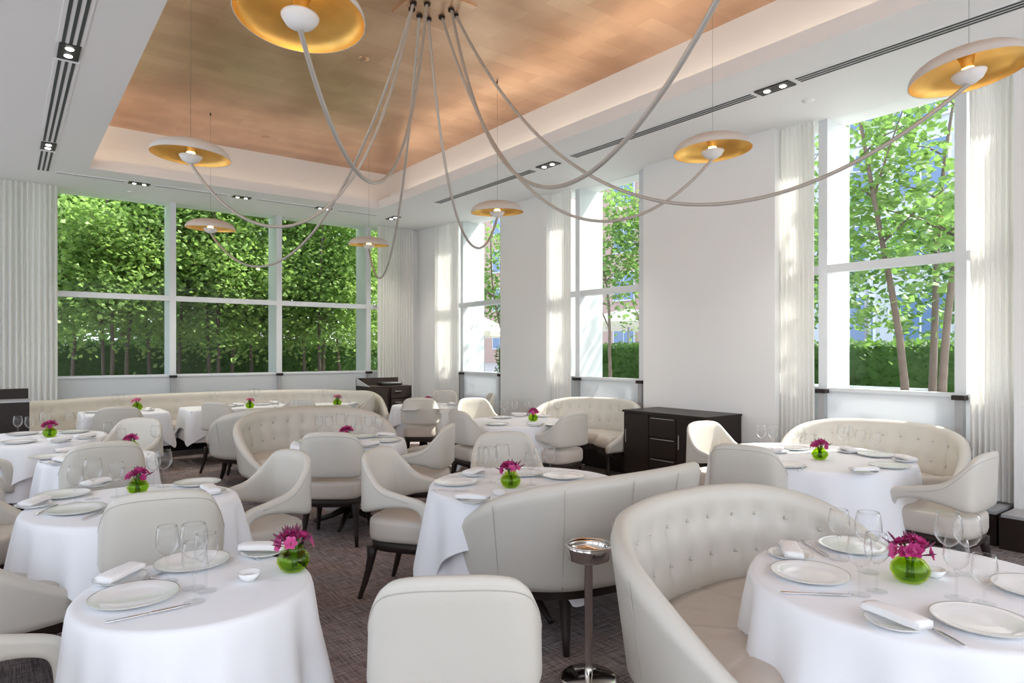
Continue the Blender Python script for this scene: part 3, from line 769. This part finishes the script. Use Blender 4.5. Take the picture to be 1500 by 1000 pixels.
setup('T3', [(158, 652, 'M'), (178, 655, 'S'), (228, 658, 'M')], [(72, 669), (175, 661)], [(92, 676), (100, 661)], [(60, 677, 78, 681)], [], (193, 661, 'm', .9))
setup('T4', [(26, 640, 'M'), (43, 641, 'M'), (66, 636, 'L'), (102, 632, 'M'), (118, 633, 'M')], [(28, 647), (33, 635), (108, 632)], [(88, 645), (125, 640)], [], [], (73, 640, 'm', 1.0))
setup('T5', [(168, 597, 'M'), (178, 597, 'M')], [(140, 603), (165, 606)], [(217, 600)], [], [], (201, 601, 'p', 1.15))
setup('T6', [(310, 590, 'M'), (319, 590, 'M'), (369, 590, 'L'), (376, 590, 'L')], [(331, 595), (384, 592)], [(350, 593), (402, 590)], [], [], (366, 598, 'p', 1.0))
setup('T7', [(470, 591, 'M'), (477, 591, 'M')], [(479, 595), (500, 599)], [(518, 592)], [], [], (494, 594, 'p', 1.1))
setup('T14', [(403, 603, 'S'), (411, 604, 'S'), (434, 603, 'S'), (446, 604, 'S')], [(420, 607)], [(440, 607)])
setup('T8', [(467, 641, 'M'), (482, 641, 'M'), (499, 640, 'L'), (515, 644, 'L'), (525, 646, 'S'), (540, 641, 'M'), (555, 642, 'M')], [(530, 639), (566, 645), (455, 646)],
      [(566, 638), (541, 652)], [], [], (508, 648, 'm', .95))
setup('T9', [(636, 594, 'M'), (646, 592, 'M'), (654, 593, 'M'), (604, 596, 'S')], [(642, 598), (600, 600)], [(662, 592)], [], [], (627, 594, 'm', .9))
setup('T10', [(729, 610, 'M'), (740, 612, 'M'), (754, 606, 'S'), (772, 606, 'M'), (778, 607, 'M'), (808, 610, 'M'), (819, 610, 'M')], [(728, 621), (735, 611), (815, 622), (795, 609)],
      [(784, 622), (760, 608)], [], [], (781, 617, 'm', .98))
setup('T11', [(695, 693, 'S'), (708, 700, 'M'), (718, 707, 'L'), (736, 702, 'L'), (778, 710, 'M'), (790, 699, 'M'), (806, 699, 'M')], [(667, 706), (765, 693), (825, 697)],
      [(692, 731), (694, 693)], [(640, 718, 680, 719)], [], (748, 714, 'm', 1.02), [(731, 726)])
setup('T12', [(1115, 658, 'M'), (1132, 659, 'M'), (1162, 661, 'M'), (1172, 662, 'M'), (1186, 664, 'S'), (1235, 664, 'L'), (1243, 661, 'M'), (1260, 667, 'M'), (1282, 671, 'M')],
      [(1149, 681), (1303, 682), (1284, 666), (1160, 656)], [(1266, 690), (1327, 673), (1140, 660), (1243, 660)], [(1165, 692, 1187, 680)], [], (1201, 673, 'm', .98))
# ---------------------------------------------------------------- ashtray stand, credenza, podium, cabinet
t = thing('ashtray_stand', (2.12, 2.20, 0), 0, 'polished metal floor ashtray stand on a slim pole behind the large foreground banquette', 'ashtray stand')
MB().lathe([(0, 0), (.13, 0), (.135, .008), (.12, .02), (.03, .03), (0, .03)], 32).build('base', 'chrome', t)
MB().lathe([(.019, .02), (.019, .53), (.024, .535), (.024, .545), (0, .545)], 20).build('pole', 'chrome', t)
MB().lathe([(0, .545), (.075, .545), (.095, .555), (.10, .60), (.104, .615), (.098, .617), (.092, .60), (.086, .575), (0, .572)], 40).build('bowl', 'chrome', t)
MB().lathe([(.100, .612), (.108, .615), (.108, .621), (.098, .623), (.094, .617)], 40).build('rim', 'chrome', t)
t = thing('credenza', (0, 0, 0), 0, 'dark wood credenza with drawers and doors against the white pier', 'credenza')
x0, x1, y0, y1, zt = 5.70, 6.32, 4.20, 5.34, .82
MB().box(x0+.02, x1, y0, y1, .09, zt-.025).build('body', 'darkwood', t, False)
MB().box(x0-.005, x1, y0-.01, y1+.01, zt-.025, zt).build('top', 'darkwood', t, False)
MB().box(x0+.05, x1-.05, y0+.05, y1-.05, 0, .09).build('plinth', 'black', t, False)
w3 = (y1-y0)/3.0
for k in range(2):
    a = y0+.012 if k == 0 else y1-w3+.006
    d = MB().box(x0, x0+.02, a, a+w3-.018, .10, zt-.035).build('door', 'darkwood', t, False)
    MB().box(x0-.004, x0, a+w3-.05, a+w3-.042, .45, .60).build('handle', 'frame_grey', d, False)
for k in range(3):
    z0 = .10+k*.226
    d = MB().box(x0, x0+.02, y0+w3+.004, y1-w3-.004, z0, z0+.218).build('drawer', 'darkwood', t, False)
    MB().box(x0-.003, x0+.001, y0+w3+.03, y1-w3-.03, z0+.200, z0+.206).build('pull', 'frame_grey', d, False)
t = thing('host_podium', (4.98, 9.95, 0), 0, 'dark wood service podium with four small drawer pulls in the far corner', 'podium')
MB().box(-.40, .36, -.24, .25, .0, .93).build('body', 'darkwood', t, False)
MB().box(-.40, .36, .23, .25, .93, 1.05).build('back_panel', 'darkwood', t, False)
MB().loft([[(-.40, -.24, .93), (-.40, .25, .93), (-.40, .25, 1.05)], [(-.385, -.24, .93), (-.385, .25, .93), (-.385, .25, 1.05)]]).build('side_wing', 'frame_grey', t, False)
for k in range(4):
    d = MB().box(-.02, .34, -.262, -.24, .20+k*.18, .365+k*.18).build('drawer', 'darkwood', t, False)
    MB().box(.04, .16, -.275, -.262, .30+k*.18, .312+k*.18).build('pull', 'silver', d, False)
t2 = MB(); pillow(t2, sup(.19, .13, 28, 5), .932, .985, .02, .004); o = t2.build('leather_folder', 'black'); o.location = (5.08, 9.98, 0)
tag(o, 'black leather folder lying on top of the dark podium', 'folder')
t = thing('service_cabinet', (-.22, 8.55, 0), 0, 'dark wood service cabinet with raised back at the left edge of the photo', 'cabinet')
MB().box(-.42, .43, -.22, .22, .0, .98).build('body', 'darkwood', t, False)
MB().box(-.42, .43, .16, .22, .98, 1.10).build('upstand', 'darkwood', t, False)
MB().box(-.42, .44, -.23, .16, .98, .995).build('top', 'frame_grey', t, False)
MB().box(.0, .40, -.225, -.22, .3, .9).build('door', 'darkwood', t, False)
# ---------------------------------------------------------------- pendant lamps with their sweeping cords
tag(MB().box(-.27, .27, -.27, .27, -.012, 0).build('ceiling_canopy', 'goldleaf', None, False), 'square golden ceiling plate from which all the lamp cords hang', 'ceiling plate').location = (3.0, 5.05, ZG)
def shade_parts(t):
    R = .295; H_ = .125
    pr = [(0, H_), (.06, H_-.003), (.12, H_-.014), (.18, H_-.036), (.235, H_-.068), (.275, H_-.100), (R, 0)]
    pr = [(R*math.sin(a), H_*math.cos(a)**.9 if math.cos(a) > 0 else 0) for a in [i*PI/2/12 for i in range(13)]]
    MB().lathe(pr, 56).build('shade', 'lampwhite', t)
    MB().lathe([(max(0, r-.004), max(0, z-.005)) for r, z in pr][:-1]+[(R-.003, .0)], 56).build('gold_lining', 'lampgold', t)
    MB().lathe([(R-.003, -.002), (R+.001, -.002), (R+.001, .003), (R-.003, .003), (R-.003, -.002)], 56).build('rim', 'lampwhite', t)
    MB().lathe([(0, -.058), (.035, -.052), (.066, -.032), (.084, -.004), (.086, .004), (.082, .004), (.062, -.022), (0, -.035)], 32).build('cup', 'paint', t)
    MB().lathe([(0, -.02), (.022, -.01), (.026, .03), (.036, .075), (.05, .115), (0, .118)], 24).build('neck', 'lampgold', t)
    MB().lathe([(0, .0), (.030, .004), (.034, .018), (.030, .032), (0, .034)], 24).build('bulb', 'bulb', t)
def catn(z0, z1, zm, D):
    lo, hi = 1e-3, 50.
    for _ in range(70):
        m = math.sqrt(lo*hi); v_ = m*math.acosh(1+(z0-zm)/m)+m*math.acosh(1+(z1-zm)/m)
        if v_ > D: hi = m
        else: lo = m
    return m, m*math.acosh(1+(z0-zm)/m)
LAMPS = [(1.09, 3.04, 2.90, 5.0, 2.537, 'large golden dome pendant lamp at the top left of the photo', 0),
         (1.18, 5.74, 2.80, 5.06, 2.512, 'golden dome pendant lamp above the top left corner of the garden window', 0),
         (2.08, 9.00, 2.84, 5.16, 2.454, 'small golden dome pendant lamp in front of the garden window middle', 0),
         (4.24, 8.99, 2.95, 5.22, 2.423, 'smallest golden dome pendant lamp at the far room corner', 0),
         (4.37, 5.99, 3.04, 5.22, 2.568, 'golden dome pendant lamp in front of the narrow far right window', 0),
         (4.36, 3.15, 3.12, 5.12, 2.557, 'golden dome pendant lamp in front of the white pier', 0),
         (4.27, 1.40, 3.20, 5.02, 2.495, 'large golden dome pendant lamp at the top right of the photo', 1),
         (2.14, 1.40, 3.12, 4.96, 2.431, 'pendant lamp above the frame, only its pale cord sweeping down from the top', 0)]
for x, y, hx, hy, zm, lb, tl in LAMPS:
    t = thing('pendant_lamp', (x, y, 3.04), 0, lb, 'pendant lamp', 'golden dome pendant lamps')
    shade_parts(t)
    D = math.hypot(x-hx, y-hy); a, s0 = catn(ZG, 2.985, zm, D); pts = []
    for i in range(73):
        s_ = D*(.5-.5*math.cos(PI*i/72)) ; z = zm+a*(math.cosh((s_-s0)/a)-1); pts.append((hx+(x-hx)*s_/D-x, hy+(y-hy)*s_/D-y, z-3.04))
    MB().tube(pts, .0125, 10).build('cord', 'cord', t)
    MB().lathe([(0, -.03), (.028, -.028), (.03, -.012), (0, -.012)], 16, (hx-x, hy-y, ZG-3.04)).build('cord_collar', 'darkwood', t)
    zc_ = ZG if (CX0-.3 < x < CX1+.3 and y < CY1) else ZC
    MB().tube([(0, 0, .12), (0, 0, zc_-3.04)], .0011, 6).build('suspension_wire', 'wire', t)
    MB().lathe([(0, -.03), (.008, -.03), (.008, 0), (0, 0)], 10, (0, 0, zc_-3.04)).build('wire_anchor', 'black', t)
    tw = Vector((0, 0, 1)).cross(Vector((hx-x, hy-y, 0)).normalized())
    for ch in t.children:
        if ch.name.split('.')[0] in ('shade', 'gold_lining', 'rim', 'cup', 'neck', 'bulb'): ch.rotation_euler = Matrix.Rotation(math.radians(3 if y > 3.05 else 7), 3, tw).to_euler()
    l = bpy.data.lights.new('lamp_glow', 'POINT'); l.energy = 5; l.color = (1, .66, .28); l.shadow_soft_size = .03
    q = bpy.data.objects.new('lamp_glow', l); C.objects.link(q); q.parent = t; q.location = (0, 0, .05)

# ---------------------------------------------------------------- outdoors
ZO = .5
def leaves(n, pts_fn, size, rnd, curl=.25):
    v = []; f = []
    for i in range(n):
        p = pts_fn(); a = rnd.uniform(0, 6.28); e = rnd.uniform(-.9, .9); s_ = size*rnd.uniform(.7, 1.3)
        d = Vector((math.cos(a)*math.cos(e), math.sin(a)*math.cos(e), math.sin(e))); w = d.cross(Vector((rnd.uniform(-1, 1), rnd.uniform(-1, 1), 1))).normalized()*s_*.38
        k = len(v); m_ = p+d*s_*.5-Vector((0, 0, s_*.08)); v += [p, m_+w, p+d*s_, m_-w]; f += [(k, k+1, k+2), (k, k+2, k+3)]
    return v, f
struct(MB().box(XW+.45, 60, -20, 70, ZO-.3, ZO).box(-30, XW+.45, YB+.45, 70, ZO-.3, ZO).build('ground', 'stone', smooth=False))
def hedge(x0, x1, y0, y1, zt, seed, label, n):
    t = thing('hedge', ((x0+x1)/2, (y0+y1)/2, ZO), 0, label, 'hedge', 'clipped hedges outside the windows'); rnd = random.Random(seed); a, b, h = (x1-x0)/2, (y1-y0)/2, zt-ZO
    MB().box(-a+.06, a-.06, -b+.06, b-.06, 0, h-.06).build('core', 'hedge', t, False)
    def pt():
        k = rnd.random()
        if k < .45: return Vector((rnd.uniform(-a, a), rnd.uniform(-b, b), h+rnd.uniform(-.08, .04)))
        if a > b: return Vector((rnd.uniform(-a, a), -b+rnd.uniform(-.05, .08), rnd.uniform(0, h)))
        return Vector((-a+rnd.uniform(-.05, .08), rnd.uniform(-b, b), rnd.uniform(0, h)))
    v, f = leaves(n, pt, .07, rnd); link('foliage', v, f, 'hedge', t, False)
hedge(-3, 10, 15.0, 16.0, 1.66, 1, 'long clipped green hedge outside the garden window', 15000)
hedge(10.6, 11.5, 1.5, 14.6, 1.62, 2, 'clipped green hedge outside the right wall windows', 13000)
def tree(x, y, zb, stems, crown, n, size, m, label, seed, grp='trees outside the windows', spread=.5, r0=.05):
    t = thing('tree', (x, y, zb), 0, label, 'tree', grp); rnd = random.Random(seed); tips = []
    for k in range(stems):
        a = 2*PI*k/stems+rnd.uniform(-.5, .5); h = crown[2]+crown[5]*.6; pts = []
        bx, by = .25*math.cos(a)*(stems > 1), .25*math.sin(a)*(stems > 1); sx, sy = spread*math.cos(a), spread*math.sin(a); w0, w1 = rnd.uniform(-.08, .08), rnd.uniform(-.08, .08)
        for i in range(9):
            u = i/8; pts.append((bx+sx*u*u*2+w0*math.sin(u*7), by+sy*u*u*2+w1*math.sin(u*6+1), h*u))
        MB().tube(pts, [r0*(1-.75*i/8) for i in range(9)], 7).build('trunk', 'bark', t)
        br = MB()
        for i in range(7):
            j = rnd.randint(3, 8); p0 = Vector(pts[j]); d = Vector((rnd.uniform(-1, 1), rnd.uniform(-1, 1), rnd.uniform(.1, .8))).normalized(); L_ = rnd.uniform(.5, 1.3)
            p1 = p0+d*L_; br.tube([p0, p0+d*L_*.5+Vector((0, 0, .05)), p1], [.016, .011, .005], 5); tips.append(p1); tips.append(p0+d*L_*.6)
        br.build('branches', 'bark', t)
    cx, cy, cz, rx, ry, rz_ = crown
    cl = [Vector((cx+rx*rnd.uniform(-.85, .85), cy+ry*rnd.uniform(-.85, .85), cz+rz_*rnd.uniform(-.85, .85))) for _ in range(46)]+tips
    rc = .42*max(1, min(rx, rz_)/1.6)
    def pt():
        c_ = rnd.choice(cl); return c_+Vector((rnd.gauss(0, rc*.6), rnd.gauss(0, rc*.6), rnd.gauss(0, rc*.5)))
    v, f = leaves(n, pt, size, rnd); link('foliage', v, f, m, t, False)
yb_ = 13.5
for i, (px, n_) in enumerate(((85, 7000), (165, 9000), (245, 8000), (325, 9000), (395, 8000), (462, 9000), (530, 7000))):
    tree(atY(px, yb_), yb_+(.5 if i % 2 == 0 else 0), ZO, 3 if i % 2 else 2, (0, 0, 3.0, .95, .8, 2.1), int(n_*1.7), .095, 'leafC',
         ('leftmost', 'second from left', 'third from left', 'middle', 'third from right', 'second from right', 'rightmost')[i]+' of seven bright green young trees outside the garden window', 100+i, 'young trees outside the garden window', .22, .038)
for i, px in enumerate((70, 190, 300, 410, 520)):
    tree(atY(px, 18.5), 18.5+i % 2, ZO, 1, (0, 0, 3.7, 2.0, 1.0, 3.2), 9500, .17, 'leafB', ('leftmost', 'second from left', 'middle', 'second from right', 'rightmost')[i]+' of five darker trees behind the garden hedge', 200+i, 'darker trees behind the garden hedge', .2, .12)
tree(9.35, 3.6, ZO, 3, (0, .1, 3.4, 1.2, 1.5, 2.3), 3400, .125, 'leafA', 'three-stemmed green tree close outside the large right window', 301, spread=.35, r0=.055)
tree(10.2, 5.9, ZO, 2, (0, 0, 3.6, .6, .7, 1.9), 1500, .12, 'leafA', 'slim tree outside at the left edge of the large right window', 302, spread=.3, r0=.04)
tree(9.9, 9.2, ZO, 2, (0, 0, 3.2, .7, .6, 1.0), 3000, .11, 'leafA', 'bright green tree outside the middle window of the right wall', 303, spread=.3, r0=.04)
tree(9.6, 12.6, ZO, 2, (0, 0, 2.9, .6, .9, 1.2), 2200, .11, 'leafA', 'small bright tree outside the narrow far window', 304, spread=.3, r0=.04)
tree(14.5, 8.0, ZO, 1, (0, 0, 3.0, 1.2, 1.8, 1.6), 3000, .15, 'leafB', 'dark leafy tree behind the hedge, left in the large right window', 305, spread=.3, r0=.09)
tree(14.5, 4.6, ZO, 1, (0, 0, 2.6, 1.2, 1.6, 1.6), 3000, .15, 'leafB', 'dark leafy tree behind the hedge, right in the large right window', 306, spread=.3, r0=.09)
def parasol(x, y, zt, R, label):
    t = thing('parasol', (x, y, ZO), .3, label, 'parasol', 'cream parasols on the terrace'); h = zt-ZO
    MB().tube([(0, 0, 0), (0, 0, h)], .03, 10).build('pole', 'steel', t)
    MB().box(-.3, .3, -.3, .3, 0, .08).build('base', 'stone', t, False)
    rg = [[(R*k*math.cos(PI/4*j), R*k*math.sin(PI/4*j), h-.42*k-.03*math.sin(k*3)) for j in range(8)] for k in (.01, .35, .7, 1)]
    rg.append([(p[0], p[1], p[2]-.14) for p in rg[-1]])
    MB().loft(rg, False).build('canopy', 'canvas', t, False)
    for j in range(8): MB().tube([(0, 0, h-.06), (R*math.cos(PI/4*j), R*math.sin(PI/4*j), h-.47)], .012, 5).build('rib', 'steel', t)
parasol(12.9, 11.9, 2.62, 1.9, 'cream parasol outside seen through the middle window of the right wall')
parasol(10.9, 15.6, 2.45, 1.4, 'cream parasol outside seen through the narrow far window')
parasol(atY(400, 20.5), 20.5, 2.65, 1.9, 'pale parasol far behind the trees of the garden window')
t = thing('stone_planter', (9.6, 4.9, ZO), 0, 'low grey stone ledge with slate top outside the large right window', 'planter')
MB().box(-.5, .5, -1.1, 1.3, 0, .42).build('body', 'stone', t, False); MB().box(-.55, .55, -1.15, 1.35, .42, .48).build('slab', 'terrace_metal', t, False)
tag(MB().lathe([(0, 0), (.035, 0), (.04, .11), (.03, .13), (0, .13)], 16, (8.3, 5.37, 1.02)).build('white_lantern', 'canvas'), 'small white lantern on the outdoor table at the left of the right window', 'lantern')
t = thing('terrace_table', (8.3, 5.45, ZO), 0, 'grey outdoor table outside the left part of the right window', 'outdoor table')
MB().box(-.4, .4, -.5, .5, .49, .52).build('table_top', 'terrace_metal', t, False)
for sx in (-1, 1):
    for sy in (-1, 1): MB().box(sx*.36-.02, sx*.36+.02, sy*.46-.02, sy*.46+.02, 0, .49).build('leg', 'terrace_metal', t, False)
def building(x, y0, y1, h, m, wm, dy, dz, ww, wh, label, z0=1.2, zmax=18, frame='frame_white'):
    t = thing('building', (x+4, (y0+y1)/2, ZO), 0, label, 'building'); b = (y1-y0)/2
    MB().box(-4, 4, -b, b, 0, h).build('facade', m, t, False)
    y = -b+dy*.6
    while y < b-ww*.6:
        z = z0
        while z < zmax:
            f = MB().box(-4.12, -3.98, y-ww/2-.08, y+ww/2+.08, z-.08, z+wh+.08).build('window_frame', frame, t, False)
            MB().box(-4.14, -4.11, y-ww/2, y-.04, z, z+wh).box(-4.14, -4.11, y+.04, y+ww/2, z, z+wh).build('pane', wm, f, False)
            z += dz
        y += dy
building(32, 21, 62, 24, 'brick', 'bluewin', 3.4, 3.1, 1.7, 1.7, 'pinkish brick apartment building seen through the middle window')
building(27, 1, 20.5, 22, 'concrete', 'bluewin', 2.6, 2.8, 1.8, 1.9, 'pale blue-grey building seen through the large right window', zmax=12)
t = thing('steel_lattice', (18, 11.2, ZO), 0, 'light steel lattice canopy high up behind the tree of the right window', 'lattice canopy')
lt = MB()
for k in range(7):
    y = -3.2+k*1.05
    MB().tube([(0, y, 4.2), (.2, y-1.0, 8.6)], .05, 6).build('rib', 'frame_white', t)
    MB().tube([(0, -3.8, 4.3+k*.68), (.1, 3.6, 4.7+k*.72)], .035, 6).build('crossbar', 'steel', t)
for y in (-3.0, 3.2): MB().tube([(0, y, 0), (0, y, 4.3)], .08, 8).build('post', 'steel', t)
